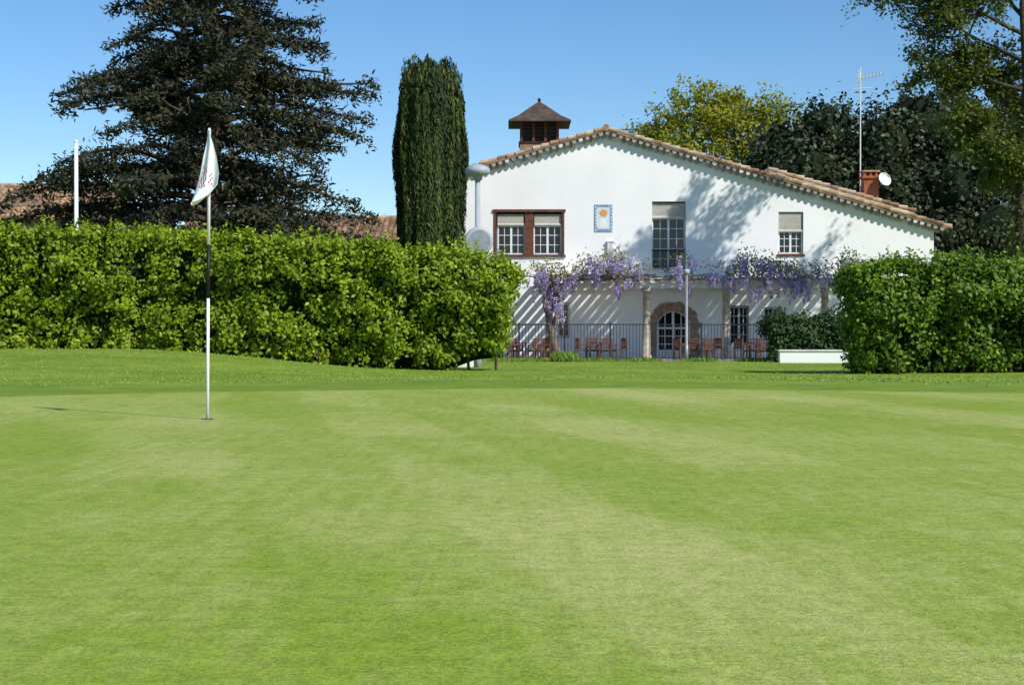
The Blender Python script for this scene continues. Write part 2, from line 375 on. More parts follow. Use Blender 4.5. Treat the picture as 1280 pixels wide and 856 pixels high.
def cypress():
    e=empty('cypress_tree'); cx,cy=-3.54,66.0; z0=-.5; zt=12.0; b=MB()
    b.tube([(cx,cy,-.6),(cx,cy,9)],[.3,.08],'bark',8)
    def rad(a,z):
        t=(z-z0)/(zt-z0)
        tt=t+.035*noise.noise(Vector((math.cos(a)*1.7,math.sin(a)*1.7,8)))-.02
        r=1.44*(.86+.14*min(1,t*2.4))*min(1,max(0,(1-tt)/.05))**.4
        r*=1+.12*noise.noise(Vector((math.cos(a)*1.6,math.sin(a)*1.6,z*.3)))+.20*noise.noise(Vector((math.cos(a)*5,math.sin(a)*5,z*.3)))
        return max(r,.05)
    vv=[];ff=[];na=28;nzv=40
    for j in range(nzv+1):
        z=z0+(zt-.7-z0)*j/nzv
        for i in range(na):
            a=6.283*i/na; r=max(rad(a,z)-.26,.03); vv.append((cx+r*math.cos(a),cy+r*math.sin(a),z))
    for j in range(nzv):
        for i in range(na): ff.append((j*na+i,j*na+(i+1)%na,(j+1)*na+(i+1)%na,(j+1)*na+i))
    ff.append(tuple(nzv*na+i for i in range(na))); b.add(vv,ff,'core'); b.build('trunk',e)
    n=60000; P=[];Nn=[];V=[]
    for _ in range(n):
        a=random.random()*6.283; z=z0+.2+(zt-z0)*random.random(); r=rad(a,z)-random.random()**2*.26
        if z>zt-.9: r*=random.random()**.5; 
        P.append((cx+r*math.cos(a),cy+r*math.sin(a),z+ (.9*noise.noise(Vector((math.cos(a)*r*2.2,math.sin(a)*r*2.2,2))) if z>zt-1.2 else 0)))
        Nn.append((math.cos(a),math.sin(a),.15))
        V.append(.46+.75*noise.noise(Vector((math.cos(a)*5,math.sin(a)*5,z*.22)))+random.uniform(-.25,.35))
    P=np.array(P); T=np.array([0,0,1.])+rng.normal(size=(n,3))*.2
    s=rng.uniform(.18,.42,n)
    leaf_mesh('foliage',P,np.array(Nn)+rng.normal(size=(n,3))*.55,s,s*.24,'cypress',np.array(V),T,parent=e)
cypress()
def broadleaf(name,base,blobs,mat,subs,per,lsize,trunk_r=.4,hollow=.55,subr=.75,barkm='bark',core=True,spread=.8):
    e=empty(name); b=MB(); bx,by,bz=base
    top=Vector((np.mean([q[0] for q in blobs]),np.mean([q[1] for q in blobs]),min(q[2] for q in blobs)-.3))
    fork=Vector((bx,by,bz)).lerp(top,.6)
    b.tube([(bx,by,bz-.3),(bx*.5+fork.x*.5,by*.5+fork.y*.5,(bz+fork.z)/2),fork],[trunk_r*1.2,trunk_r,trunk_r*.8],barkm,9)
    C=[];CN=[];CR=[]
    for (x,y,z,r) in blobs:
        c=Vector((x,y,z)); mid=fork.lerp(c,.55)+Vector((random.uniform(-.4,.4),random.uniform(-.4,.4),.3))
        b.tube([fork,mid,c],[trunk_r*.55,trunk_r*.35,trunk_r*.15],barkm,6)
        m=int(subs*r*r)
        for i in range(m):
            d=Vector((random.gauss(0,1),random.gauss(0,1),random.gauss(0,1))).normalized()
            rr=r*(hollow+(1-hollow)*random.random()**.6)*(1+.28*noise.noise(d*1.8+c))
            p=c+Vector((d.x*rr,d.y*rr,d.z*rr*.85)); C.append(p); CN.append((d.x,d.y,d.z+.35)); CR.append(subr*random.uniform(.6,1.2))
            if random.random()<.22: b.tube([c.lerp(p,.15),c.lerp(p,.6)+Vector((0,0,.15)),p],[trunk_r*.12,trunk_r*.08,trunk_r*.03],barkm,4,False)
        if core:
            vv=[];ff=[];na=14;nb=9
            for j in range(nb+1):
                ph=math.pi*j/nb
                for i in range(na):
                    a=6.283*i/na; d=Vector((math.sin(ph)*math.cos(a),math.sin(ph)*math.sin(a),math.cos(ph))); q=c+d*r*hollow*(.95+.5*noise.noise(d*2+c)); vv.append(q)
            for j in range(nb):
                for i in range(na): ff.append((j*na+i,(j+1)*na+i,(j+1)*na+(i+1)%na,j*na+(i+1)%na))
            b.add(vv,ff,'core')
    b.build('trunk_and_branches',e,True)
    P,N_,v=clusters(C,CN,per,np.array(CR),spread,.55); print(name,len(P))
    s=lsize*rng.uniform(.65,1.3,len(P))
    leaf_mesh('leaves',P,N_,s,s*.62,mat,v,parent=e)
broadleaf('spring_green_tree',(13,100,-.5),[(9.6,100,13.6,2.4),(12.2,99,14.9,2.6),(13.5,100,15.2,2.4),(16.2,99,14.6,2.4),(18.0,100,13.6,2.3),(8,100,12.7,1.7),(14.5,98,12.6,2.8),(11,98,12,2.6)],'yellow',17,22,.26,.45,.2,.52,core=False)
oak=[('holm_oak_tree',(17.5,92,-.5),[(16.5,92,11.4,2.7),(18.8,91,12.6,2.6),(20.4,92,10.8,2.8),(17.6,90,9.6,3.2),(15.2,92,9.8,2.2)]),
     ('holm_oak_tree',(24,91,-.5),[(22.0,90,11.6,2.7),(24.2,91,13.0,3.0),(26.6,91,12.2,3.0),(22.6,89,8.4,3.2),(25.8,88,8.6,3.4)]),
     ('holm_oak_tree',(30,88,-.5),[(28.4,88,11.4,3.0),(30.6,88,12.8,3.3),(31,86,8.4,3.6),(27.2,85,6.0,3.0),(29.5,84,4.4,3.0),(24.0,86,4.8,3.0),(33.5,86,10,3.6),(33,84,4.6,3.2)])]
for nme,bs,bl in oak: broadleaf(nme,bs,bl,'oak',9,22,.33,.5,.60,.75)
def plane():
    e=empty('plane_tree'); b=MB(); base=Vector((20.9,62,-.6)); C=[];CN=[]
    tk=[base,Vector((20.8,62,3)),Vector((20.7,62,7)),Vector((21.0,62,10.5)),Vector((20.8,62,14)),Vector((21.1,62,18))]
    b.tube(tk,[.28,.24,.21,.18,.14,.06],'bark',9)
    for _ in range(260): # ivy and epicormic leaves round the trunk
        z=random.uniform(0,10); a=random.random()*6.28; C.append(Vector((20.8+.38*math.cos(a),62+.38*math.sin(a),z))); CN.append((math.cos(a),math.sin(a),.3))
    def br(p,d,L,r,dep):
        pts=[p];q=p.copy();dd=d.copy();n=6
        for i in range(n):
            dd=(dd+Vector((random.gauss(0,.16),random.gauss(0,.16),random.gauss(.0,.12)))).normalized(); q=q+dd*L/n; pts.append(q.copy())
            if dep<2 and i>=1:
                for _ in range(2 if dep<1 else random.choice([1,2])):
                    sd=(dd+Vector((random.gauss(0,.75),random.gauss(0,.75),random.gauss(-.1,.5)))).normalized()
                    br(q,sd,L*random.uniform(.35,.55),r*.5,dep+1)
            if dep>=1 and (dep==2 or i>3): 
                C.append(q.copy()+Vector((random.gauss(0,.12),random.gauss(0,.12),random.gauss(0,.1)))); CN.append((0,0,1))
        b.tube(pts,[max(r*(1-.8*i/n),.008) for i in range(n+1)],'bark',5 if dep<2 else 3,False)
    for z,ax,ay,az,L in [(6.5,-.2,-.3,.5,2.2),(8.2,.7,.3,.4,4),(9.5,-.4,.5,.45,3.0),(10.6,-.8,.3,.35,3.4),(11.8,-.7,.2,.5,3.8),(12.2,.8,-.3,.5,4.5),(12.9,-.95,.1,.25,5.0),(13.6,-.6,.6,.5,4.0),(14.5,-.9,-.1,.4,4.0),(15.4,.2,-.5,.6,4),(16,-.6,.2,.7,3.6),(11,.9,.1,.2,4.8),(7.4,.2,.7,.2,2.4),(8.8,-.5,.3,.1,2.4)]:
        br(Vector((20.8,62,z)),Vector((ax,ay,az)).normalized(),L,.10,0)
    b.build('trunk_and_branches',e,True)
    P,N_,v=clusters(np.array([tuple(c) for c in C]),CN,8,.28,.9,.5)
    s=.17*rng.uniform(.6,1.3,len(P))
    leaf_mesh('leaves',P,N_,s,s*.7,'plane',v,parent=e)
plane()
# ------------------------------------------------------------ farmhouse
K=.03842   # metres per unit of the measured facade elevation
ex=lambda u:(u-640)*K
ez=lambda v:.75+(415-v)*K
FY=73.0; SL=.285; PKX=ex(757); PKZ=10.33; XL=-3.4; XR=ex(1167); YB=86.0
roofz=lambda x: PKZ-SL*abs(x-PKX)
house=empty('white_farmhouse')
b=MB()
prof=[(XL,-1.0),(XR,-1.0),(XR,roofz(XR)),(PKX,PKZ),(XL,roofz(XL))]
vv=[(x,FY,z) for x,z in prof]+[(x,YB,z) for x,z in prof]
b.add(vv,[(0,1,2,3,4),(9,8,7,6,5)]+[(i,i+5,(i+1)%5+5,(i+1)%5) for i in range(5)],'stucco')
walls=b.build('walls',house)
cb=MB()
def cut(u0,u1,v0,v1,d=.30): cb.box(ex(u0),ex(u1),FY-.5,FY+d,ez(v1),ez(v0),'stucco')
cut(620,703,265,319); cut(815,857,252,337,.34); cut(973,1004,265,318); cut(697,712,378,422); cut(912,936,382,431); cut(955,978,384,420)
ac=842; sp=410; ri=21
arc=[(ex(ac-ri),-.62),(ex(ac+ri),-.62)]+[(ex(ac+ri*math.cos(t)),ez(sp-ri*math.sin(t))) for t in np.linspace(0,math.pi,17)]
na=len(arc)
cb.add([(x,FY-.5,z) for x,z in arc]+[(x,FY+.4,z) for x,z in arc],[tuple(range(na)),tuple(range(na,2*na))[::-1]]+[(i,i+na,(i+1)%na+na,(i+1)%na) for i in range(na)],'stucco')
cutter=cb.build('cutter')
import bmesh
for o in (cutter,walls):
    bm=bmesh.new(); bm.from_mesh(o.data); bmesh.ops.recalc_face_normals(bm,faces=bm.faces); bm.to_mesh(o.data); bm.free()
md=walls.modifiers.new('bool','BOOLEAN'); md.operation='DIFFERENCE'; md.object=cutter; md.solver='EXACT'
bpy.context.view_layer.update()
dg=bpy.context.evaluated_depsgraph_get(); nm=bpy.data.meshes.new_from_object(walls.evaluated_get(dg))
walls.modifiers.clear(); walls.data=nm; bpy.data.objects.remove(cutter)
b=MB()
th=.10
def slab(x0,z0,x1,z1,y0,y1,t,mat):
    b.add([(x0,y0,z0),(x1,y0,z1),(x1,y1,z1),(x0,y1,z0),(x0,y0,z0+t),(x1,y0,z1+t),(x1,y1,z1+t),(x0,y1,z0+t)],
      [(3,2,1,0),(4,5,6,7),(0,1,5,4),(1,2,6,5),(2,3,7,6),(3,0,4,7)],mat)
OV=.38
xr=XR+.5; xl=XL-.4
slab(PKX,PKZ+.004,xr,roofz(xr)+.004,FY-OV,YB+.3,th,'tile3')
slab(PKX-.002,PKZ+.004,xl,roofz(xl)+.004,FY-OV,YB+.3,th,'tile3')
def tiles(xa,xb,zf,y0,y1,dy=.27,seg=.42):
    s=1 if xb>xa else -1; y=y0
    while y<y1:
        x=xa
        while (xb-x)*s>0.1:
            x2=x+s*seg*1.08; j=random.uniform(-.02,.02); k=random.uniform(-.012,.02)
            mt=random.choice(['tile1','tile2','tile2','tile1','tile3']); 
            b.tube([(x,y+j,zf(x)+.045+k),(x2,y+j,zf(x2)+.08+k)],[.085,.122],mt,8)
            x+=s*seg
        y+=dy
zf=lambda x: roofz(x)+th
tiles(PKX+.1,xr,zf,FY-OV+.06,YB,.27); tiles(PKX-.1,xl,zf,FY-OV+.06,YB,.27)
y=FY-OV
while y<YB:
    b.tube([(PKX,y-.02,PKZ+th+.07),(PKX,y+.45,PKZ+th+.05)],[.17,.14],random.choice(['tile1','tile2']),10); y+=.42
b.box(ex(962),XR-.5,74.3,84,5.0,6.2,'stucco')
x0,x1=ex(965),ex(1150)
slab(x0,roofz(x0)+.48,x1,roofz(x1)+.40,74.0,84.2,.12,'tile2')
slab(x0+.02,roofz(x0)+.02,x1-.02,roofz(x1)+.02,74.1,84.1,.40,'tile1')
tiles(x0,x1,lambda x: roofz(x)+.58,74.06,84,.27)
b.build('roof',house)
b=MB()
slab(PKX,PKZ-.15,xr-.25,roofz(xr-.25)-.15,FY-.13,FY-.001,.15,'offwhite')
slab(PKX-.002,PKZ-.15,xl+.3,roofz(xl+.3)-.15,FY-.13,FY-.001,.15,'offwhite')
for tier,(pr,dz,off) in enumerate([(.22,-.20,0),(.36,-.06,.16)]):
    x=xl+.2+off
    while x<xr-.15:
        z=roofz(x)+dz
        b.tube([(x,FY-pr,z),(x,FY+.02,z)],[.105,.095],'cornice' if random.random()<.85 else 'offwhite',8)
        x+=.32
b.build('cornice',house)
def window(b,u0,u1,v0,v1,cols,rows,y=FY+.18,leafs=2,fw=.06,mat='white'):
    x0,x1,z0,z1=ex(u0),ex(u1),ez(v1),ez(v0)
    b.box(x0,x1,y+.05,y+.07,z0,z1,'glass')
    b.box(x0,x0+fw,y,y+.048,z0,z1,mat); b.box(x1-fw,x1,y,y+.048,z0,z1,mat)
    b.box(x0+fw,x1-fw,y,y+.048,z1-fw,z1,mat); b.box(x0+fw,x1-fw,y,y+.048,z0,z0+fw,mat)
    w=(x1-x0)/leafs
    for l in range(leafs):
        a=x0+l*w
        if l: b.box(a-.05,a+.05,y-.004,y+.046,z0+fw,z1-fw,mat)
        for c in range(1,cols): b.box(a+w*c/cols-.014,a+w*c/cols+.014,y+.01,y+.045,z0+fw,z1-fw,mat)
    for r in range(1,rows):
        z=z0+(z1-z0)*r/rows; b.box(x0+fw,x1-fw,y+.014,y+.043,z-.014,z+.014,mat)
def blind(b,u0,u1,v0,v1,y):
    x0,x1=ex(u0),ex(u1); z=ez(v0); zb=ez(v1)
    b.tube([(x0,y,zb),(x1,y,zb)],.075,'blind',10)
    while z>zb+.05:
        b.box(x0,x1,y-.012,y+.012,z-.05,z-.006,'blind'); z-=.056
b=MB()
window(b,622,656,282,318,2,3,FY+.14); window(b,667,702,282,318,2,3,FY+.14)
b.box(ex(656),ex(667),FY+.02,FY+.27,ez(319),ez(265),'brownwood')
b.box(ex(617.6),ex(620.3),FY-.05,FY+.1,ez(319),ez(265),'brownwood'); b.box(ex(702.7),ex(705.4),FY-.05,FY+.1,ez(319),ez(265),'brownwood')
b.box(ex(616),ex(707),FY-.08,FY+.12,ez(265.2),ez(262),'brownwood'); b.box(ex(616),ex(707),FY-.10,FY+.12,ez(321.5),ez(318.8),'brownwood')
blind(b,622,655,268,281,FY+.10); blind(b,668,702,268,281,FY+.10)
b.box(ex(620.5),ex(656),FY+.2,FY+.22,ez(282),ez(265),'darkwood'); b.box(ex(667),ex(702.5),FY+.2,FY+.22,ez(282),ez(265),'darkwood')
b.build('timber_window',house)
b=MB(); window(b,815.5,856.5,273,336,2,5,FY+.24,fw=.05,mat='white'); blind(b,815.5,856.5,254,272,FY+.16)
b.box(ex(815.5),ex(856.5),FY+.30,FY+.32,ez(273),ez(252.5),'darkwood')
for u in np.linspace(816,856,13): b.box(ex(u)-.012,ex(u)+.012,FY+.0,FY+.02,ez(336),ez(313),'iron')
b.box(ex(815),ex(857),FY-.01,FY+.03,ez(313.4),ez(312),'iron'); b.box(ex(815),ex(857),FY-.03,FY+.03,ez(338),ez(336.4),'offwhite')
b.build('balcony_door',house)
b=MB(); window(b,973.5,1003.5,289,317,2,3,FY+.16); blind(b,973.5,1003.5,266,289,FY+.1)
b.box(ex(973.5),ex(1003.5),FY+.2,FY+.22,ez(289),ez(265.5),'darkwood'); b.box(ex(971),ex(1006),FY-.06,FY+.1,ez(320.5),ez(318),'brownwood')
b.build('upper_window',house)
b=MB(); window(b,697.5,711.5,379,421,2,4,FY+.16,1); window(b,912.5,935.5,383,430,2,4,FY+.16); window(b,955.5,977.5,385,419,2,3,FY+.16)
for u0,u1,v0,v1 in((912,936,382,431),(955,978,384,420)):
    for u in np.linspace(u0+2,u1-2,6): b.box(ex(u)-.01,ex(u)+.01,FY-.05,FY-.03,ez(v1),ez(v0),'iron')
    for v in(v0+4,(v0+v1)/2,v1-4): b.box(ex(u0)-.03,ex(u1)+.03,FY-.028,FY-.012,ez(v)-.012,ez(v)+.012,'iron')
    b.box(ex(u0)-.08,ex(u1)+.08,FY-.08,FY+.1,ez(v1)-.08,ez(v1)-.003,'offwhite')
b.build('ground_floor_windows',house)
b=MB(); y=FY+.25
b.add([(x,y+.06,z) for x,z in arc],[tuple(range(na))],'glass')
b.tube([(x,y,z) for x,z in arc[2:]],.05,'white',6)
for u in(ac-ri+1.3,ac-ri*.48,ac,ac+ri*.48,ac+ri-1.3):
    hgt=ez(sp)+math.sqrt(max(0,ri**2-(u-ac)**2))*K-.03
    w=.06 if abs(u-ac)<1 or abs(u-ac)>15 else .022
    b.box(ex(u)-w,ex(u)+w,y-.02,y+.03,-.6,hgt,'white')
for v in(sp+.01,sp+10,sp+20,sp+30): b.box(ex(ac-ri)+.03,ex(ac+ri)-.03,y-.01,y+.025,ez(v)-(.05 if v<411 else .02),ez(v)+(.05 if v<411 else .02),'white')
b.box(ex(ac-ri)+.03,ex(ac+ri)-.03,y-.012,y+.02,-.58,-.1,'white')
b.build('arched_door',house)
b=MB(); ro=33; nv=13
for i in range(nv):
    t0=math.pi*i/nv+.012; t1=math.pi*(i+1)/nv-.012; pr=.07+random.uniform(-.01,.015); rr=ro+random.uniform(-1.2,1.2); q=[]
    for yy in(FY-pr,FY-.001+.02):
        for r,t in((ri+.1,t0),(rr,t0),(rr,(t0+t1)/2),(rr,t1),(ri+.1,t1)): q.append((ex(ac+r*math.cos(t)),yy,ez(sp-r*math.sin(t))))
    b.add(q,[(0,1,2,3,4),(9,8,7,6,5)]+[(k,k+5,(k+1)%5+5,(k+1)%5) for k in range(5)],'stone')
for s in(-1,1):
    z=ez(sp)-.01
    while z>-.7:
        h=random.uniform(.28,.42); w=random.uniform(9,13); a,c=sorted((ac+s*(ri+.1),ac+s*(ri+w)))
        b.box(ex(a),ex(c),FY-.07-random.uniform(0,.015),FY+.02,z-h+.015,z,'stone'); z-=h
b.build('stone_arch_surround',house,bevel=.015)
b=MB(); b.box(ex(743),ex(765.5),FY-.03,FY+.01,ez(290),ez(256),'blue'); b.box(ex(746.5),ex(762),FY-.036,FY-.031,ez(286.5),ez(259.5),'panel')
cx,cz=ex(754.3),ez(266.5)
for i in range(12):
    a=i*math.pi/6; b.add([(cx+.26*math.cos(a),FY-.045,cz+.22*math.sin(a)),(cx+.12*math.cos(a+.25),FY-.045,cz+.12*math.sin(a+.25)),(cx+.12*math.cos(a-.25),FY-.045,cz+.12*math.sin(a-.25))],[(0,1,2)],'sunny')
b.tube([(cx,FY-.052,cz),(cx,FY-.036,cz)],.15,'sunny',16)
b.add([(ex(749),FY-.042,ez(285)),(ex(760),FY-.042,ez(284)),(ex(758),FY-.042,ez(275)),(ex(754),FY-.042,ez(272)),(ex(750),FY-.042,ez(276))],[(0,1,2,3,4)],'white')
b.box(ex(745),ex(748),FY-.043,FY-.037,ez(284),ez(262),'panel')
for i in range(8):
    b.box(ex(743.6),ex(745.2),FY-.034,FY-.0301,ez(289-i*4.1),ez(287-i*4.1),'panel'); b.box(ex(763.3),ex(764.9),FY-.034,FY-.0301,ez(289-i*4.1),ez(287-i*4.1),'panel')
b.build('sun_tile_panel',house)
b=MB(); b.box(ex(759),ex(767),FY-.14,FY,ez(318),ez(303),'white'); b.box(ex(758),ex(768),FY-.17,FY,ez(303),ez(301.5),'offwhite'); b.build('wall_box',house,bevel=.01)
b=MB(); cx,cy=1.43,80.; w=1.02
b.box(cx-w,cx+w,cy-w,cy+w,8.8,10.55,'tile3'); b.box(cx-w-.06,cx+w+.06,cy-w-.06,cy+w+.06,10.55,10.64,'darkwood')
b.box(cx-w+.18,cx+w-.18,cy-w+.18,cy+w-.18,10.64,11.7,'darkwood')
for sx in(-1,-.33,.33,1):
    for sy in(-1,1):
        b.box(cx+sx*(w-.08)-.07,cx+sx*(w-.08)+.07,cy+sy*(w-.08)-.07,cy+sy*(w-.08)+.07,10.64,11.7,'brownwood'); b.box(cx+sy*(w-.08)-.072,cx+sy*(w-.08)+.068,cy+sx*(w-.08)-.068,cy+sx*(w-.08)+.072,10.64,11.69,'brownwood')
for z in np.arange(10.75,11.65,.2): b.box(cx-w+.14,cx+w-.14,cy-w+.14,cy+w-.14,z,z+.04,'cupola_tile')
rings=[(1.62,11.62),(1.58,11.70),(1.1,11.98),(.62,12.38),(.2,12.72),(.03,12.84)]
vv=[(cx+sx*r,cy+sy*r,z) for r,z in rings for sx,sy in((-1,-1),(1,-1),(1,1),(-1,1))]
b.add(vv,[(i*4+j,i*4+(j+1)%4,i*4+4+(j+1)%4,i*4+4+j) for i in range(5) for j in range(4)]+[(3,2,1,0)],'cupola_tile')
b.tube([(cx,cy,12.8),(cx,cy,12.95),(cx,cy,13.05)],[.05,.10,.02],'darkwood',8)
b.build('cupola',house)
b=MB(); z=6.0
while z<8.45: b.box(17.75,18.5,76.7,77.4,z,z+.082,'brick'); b.box(17.77,18.48,76.72,77.38,z+.082,z+.1,'offwhite'); z+=.1
b.box(17.66,18.59,76.6,77.5,8.5,8.62,'brick')
for q in(17.8,18.1,18.38): b.box(q-.06,q+.06,76.72,77.38,8.62,8.82,'brick')
b.box(17.7,18.55,76.65,77.45,8.82,8.9,'tile1'); b.build('chimney',house)
b=MB(); c=Vector((18.72,76.4,8.42)); ax=Vector((.35,-.85,.35)).normalized(); u=ax.cross(Vector((0,0,1))).normalized(); w2=ax.cross(u)
vv=[c-ax*.09]; 
for r,dp in((.15,-.07),(.27,-.03),(.36,.03)):
    for i in range(18): t=i*math.pi/9; vv.append(c+ax*dp+(u*math.cos(t)+w2*math.sin(t))*r)
ff=[(0,1+i,1+(i+1)%18) for i in range(18)]+[(1+k*18+i,1+k*18+18+i,1+k*18+18+(i+1)%18,1+k*18+(i+1)%18) for k in range(2) for i in range(18)]
b.add(vv,ff,'white'); b.tube([c-w2*.33,c+ax*.35],.015,'steel',5); b.tube([c+ax*.3,c+ax*.4],.04,'greyp',6); b.tube([c-ax*.08,Vector((18.45,76.75,8.3))],.025,'steel',5); b.build('satellite_dish',house)
b=MB(); mx=17.86; my=78.; b.tube([(mx,my,6),(mx,my,14.3)],[.04,.03],'white',6)
b.tube([(mx-.1,my,13.75),(mx+1.1,my-.2,13.98)],.025,'white',5)
for i in range(8):
    t=i/7; p=Vector((mx-.1+1.2*t,my-.2*t,13.75+.23*t)); b.tube([p-Vector((.05,.28,-.10)),p+Vector((.05,.28,-.10))],.018,'white',4)
for sz in(-.25,.25): b.tube([(mx-.08,my-.2,13.8+sz),(mx-.12,my+.2,13.8+sz)],.014,'white',4)
b.tube([(mx-.12,my,13.45),(mx-.12,my,14.15)],.02,'white',4)
for i in range(6): b.tube([(mx-.25+.02*i,my-.3,13.5+i*.12),(mx+.1+.02*i,my+.3,13.5+i*.12)],.016,'white',4)
b.tube([(mx-.5,my,13.2),(mx+.6,my,13.25)],.02,'white',4)
b.build('tv_antenna',house)
# ------------------------------------------------------------ terrace
b=MB(); b.box(-3,16.4,62.4,FY-.003,-1.2,-.46,'paving'); b.build('terrace')
pg=empty('pergola'); b=MB(); yf=69.0
cols=[1.7,6.1,9.72,14.2]
for cxp in cols:
    b.tube([(cxp,yf,-.47),(cxp,yf,-.3),(cxp,yf,-.29),(cxp,yf,2.55),(cxp,yf,2.56),(cxp,yf,2.74)],[.24,.24,.18,.165,.22,.22],'column',14)
b.build('columns',pg,True)
b=MB(); b.box(1.0,15.6,yf-.11,yf+.11,2.74,2.97,'offwhite'); b.box(1.0,15.6,FY-.16,FY-.001,2.74,2.968,'offwhite')
b.build('beams',pg)
b=MB(); x=1.15
while x<15.5: b.box(x-.09,x+.09,yf-.45,FY-.17,2.972,3.16,'offwhite'); x+=.47
for yy in(yf-.2,yf+1.1,yf+2.4): b.box(1.0,15.6,yy-.03,yy+.03,3.163,3.21,'offwhite')
b.build('rafters',pg)
# wisteria
ws=empty('wisteria'); b=MB()
for off,amp in((0,.16),(.22,.2),(-.18,.18),(.08,.25)):
    pts=[];rs=[]
    for i in range(14):
        t=i/13; pts.append((1.75+off+amp*math.sin(t*9+off*9)*(1-t*.3),68.4+.12*math.cos(t*8+off*5),-.5+3.8*t)); rs.append(.17*(1-t*.45)*(1.6-.6*min(1,t*5)) if off in(0,.22) else .09*(1-t*.3))
    b.tube(pts,rs,'barkpale',8)
for s in range(8):
    x=1.8+random.uniform(-.5,.5); z=3.2; pts=[(x,68.6,2.6)]
    y=random.uniform(68.3,69.6); end=random.uniform(6,15.5)
    d=-1 if s==0 else 1
    if s==0: end=1
    while (x<end if d>0 else x>.2): x+=d*.35; pts.append((x,y+.15*math.sin(x*2+s),z+.12*math.sin(x*1.7+s*2)+random.uniform(-.05,.05)))
    b.tube(pts,[max(.06*(1-i/len(pts)),.015) for i in range(len(pts))],'barkpale',5)
tw=[]
for _ in range(150):
    x=random.choice([1.6,2.2,3.6,4.6,5,7.6,10.3,11.2,12.2,13.0,15.0])+random.gauss(0,.5); y=random.uniform(68.2,69.3)
    p=Vector((x,y,3.15)); q=p+Vector((random.gauss(0,.3),random.gauss(0,.2),random.uniform(.2,.75))); b.tube([p,p.lerp(q,.5)+Vector((.05,0,.06)),q],.012,'barkpale',4,False); tw.append(q)
b.build('vines',ws,True)
FP=[];FN=[];FV=[]; LP=[]
groups=[(1.3,3.5,.42,14),(1.9,2.8,.45,17),(2.1,1.9,.35,9),(2.8,3.4,.35,8),(3.7,3.8,.38,15),(4.7,3.95,.38,17),(4.9,2.95,.28,8),(5.9,3.4,.3,6),(7.6,3.85,.28,11),(7.9,2.95,.22,6),(8.9,3.4,.3,6),(9.9,3.2,.3,8),(10.6,3.95,.38,14),(11.4,3.75,.45,20),(12.3,3.35,.48,19),(13.1,2.85,.32,12),(11.2,2.8,.32,10),(14.2,3.5,.3,7),(15.1,3.95,.42,15),(15.9,3.5,.3,6),(13.6,3.4,.35,6)]
for gx,gzz,s,kk in groups:
    for _ in range(kk):
        x=gx+random.gauss(0,s*.9); y=68.25+random.gauss(0,.3); z=gzz+random.gauss(0,.22); Lr=random.uniform(.35,.68)
        m=50; cvv=random.random()
        for j in range(m):
            t=random.random(); r=.115*(1-t)**.7+.012; a=random.random()*6.283
            FP.append((x+r*math.cos(a),y+r*math.sin(a),z-Lr*t)); FN.append((math.cos(a),math.sin(a),.2)); FV.append(.5*cvv+.3*(1-t)+random.random()*.3)
    for _ in range(int(kk*8)):
        LP.append((gx+random.gauss(0,s*.9),68.4+random.gauss(0,.35),max(gzz,2.9)+.2+random.gauss(0,.22)))
for q in tw:
    for _ in range(9): LP.append(tuple(q+Vector((random.gauss(0,.1),random.gauss(0,.1),random.gauss(0,.1)))))
for _ in range(500): LP.append((random.uniform(1,15.6),random.uniform(68.3,69),3.2+random.gauss(0,.08)))
FP=np.array(FP); leaf_mesh('flower_racemes',FP,np.array(FN)+rng.normal(size=FP.shape)*.4,.085,.07,'wflower',np.array(FV),parent=ws)
LP=np.array(LP); leaf_mesh('leaves',LP,rng.normal(size=LP.shape)+[0,-.3,.6],.17*rng.uniform(.6,1.2,len(LP)),.075,'wleaf',rng.random(len(LP)),parent=ws)
# iron fence
fe=empty('iron_fence'); b=MB(); fy=63.0; x=-1.6
i=0
while x<10.9:
    if i%14==0: b.box(x-.035,x+.035,fy-.035,fy+.035,-.46,1.14,'iron')
    else: b.box(x-.011,x+.011,fy-.011,fy+.011,-.33,1.04,'iron')
    x+=.135;i+=1
b.build('posts_and_bars',fe); b=MB(); b.box(-1.6,10.9,fy-.03,fy+.03,1.043,1.083,'iron'); b.box(-1.6,10.9,fy-.02,fy+.02,-.36,-.332,'iron'); b.build('rails',fe)
b=MB(); b.box(10.15,12.75,57.6,58.0,-.6,.02,'stucco'); b.box(10.1,12.8,57.55,58.05,.022,.08,'offwhite'); b.build('planter_wall',bevel=.01)
b=MB(); b.box(-2.2,-1.25,50.8,51.2,-.55,-.08,'stucco'); b.box(-2.25,-1.2,50.75,51.25,-.078,-.03,'offwhite'); b.build('low_wall',bevel=.01)
def chair(x,y,r):
    b=MB(); z0=-.46; M4=Matrix.Translation((x,y,z0))@Matrix.Rotation(r,4,'Z')
    for sx in(-.25,.25):
        b.box(sx-.025,sx+.025,-.27,-.22,0,.64,'chair'); b.box(sx-.025,sx+.025,.2,.25,0,.95,'chair'); b.box(sx-.035,sx+.035,-.29,.2,.642,.67,'chair')
    for i in range(6): b.box(-.222,.222,-.26+i*.078,-.2+i*.078,.42,.445,'chair')
    b.box(-.222,.222,-.265,-.245,.36,.418,'chair')
    for z in(.5,.88): b.box(-.222,.222,.21,.24,z,z+.06,'chair')
    for i in range(6): b.box(-.19+i*.068,-.155+i*.068,.215,.235,.56,.88,'chair')
    b.v=[tuple(M4@Vector(v)) for v in b.v]; b.build('wooden_chair')
def table(x,y,r=.5):
    b=MB(); z=-.46; b.tube([(x,y,z+.72),(x,y,z+.755)],r,'chair',20); b.tube([(x,y,z+.03),(x,y,z+.72)],.04,'chair',8)
    for a in range(4): t=a*math.pi/2+.4; b.tube([(x,y,z+.12),(x+.35*math.cos(t),y+.35*math.sin(t),z+.03)],.03,'chair',6)
    b.build('wooden_table')
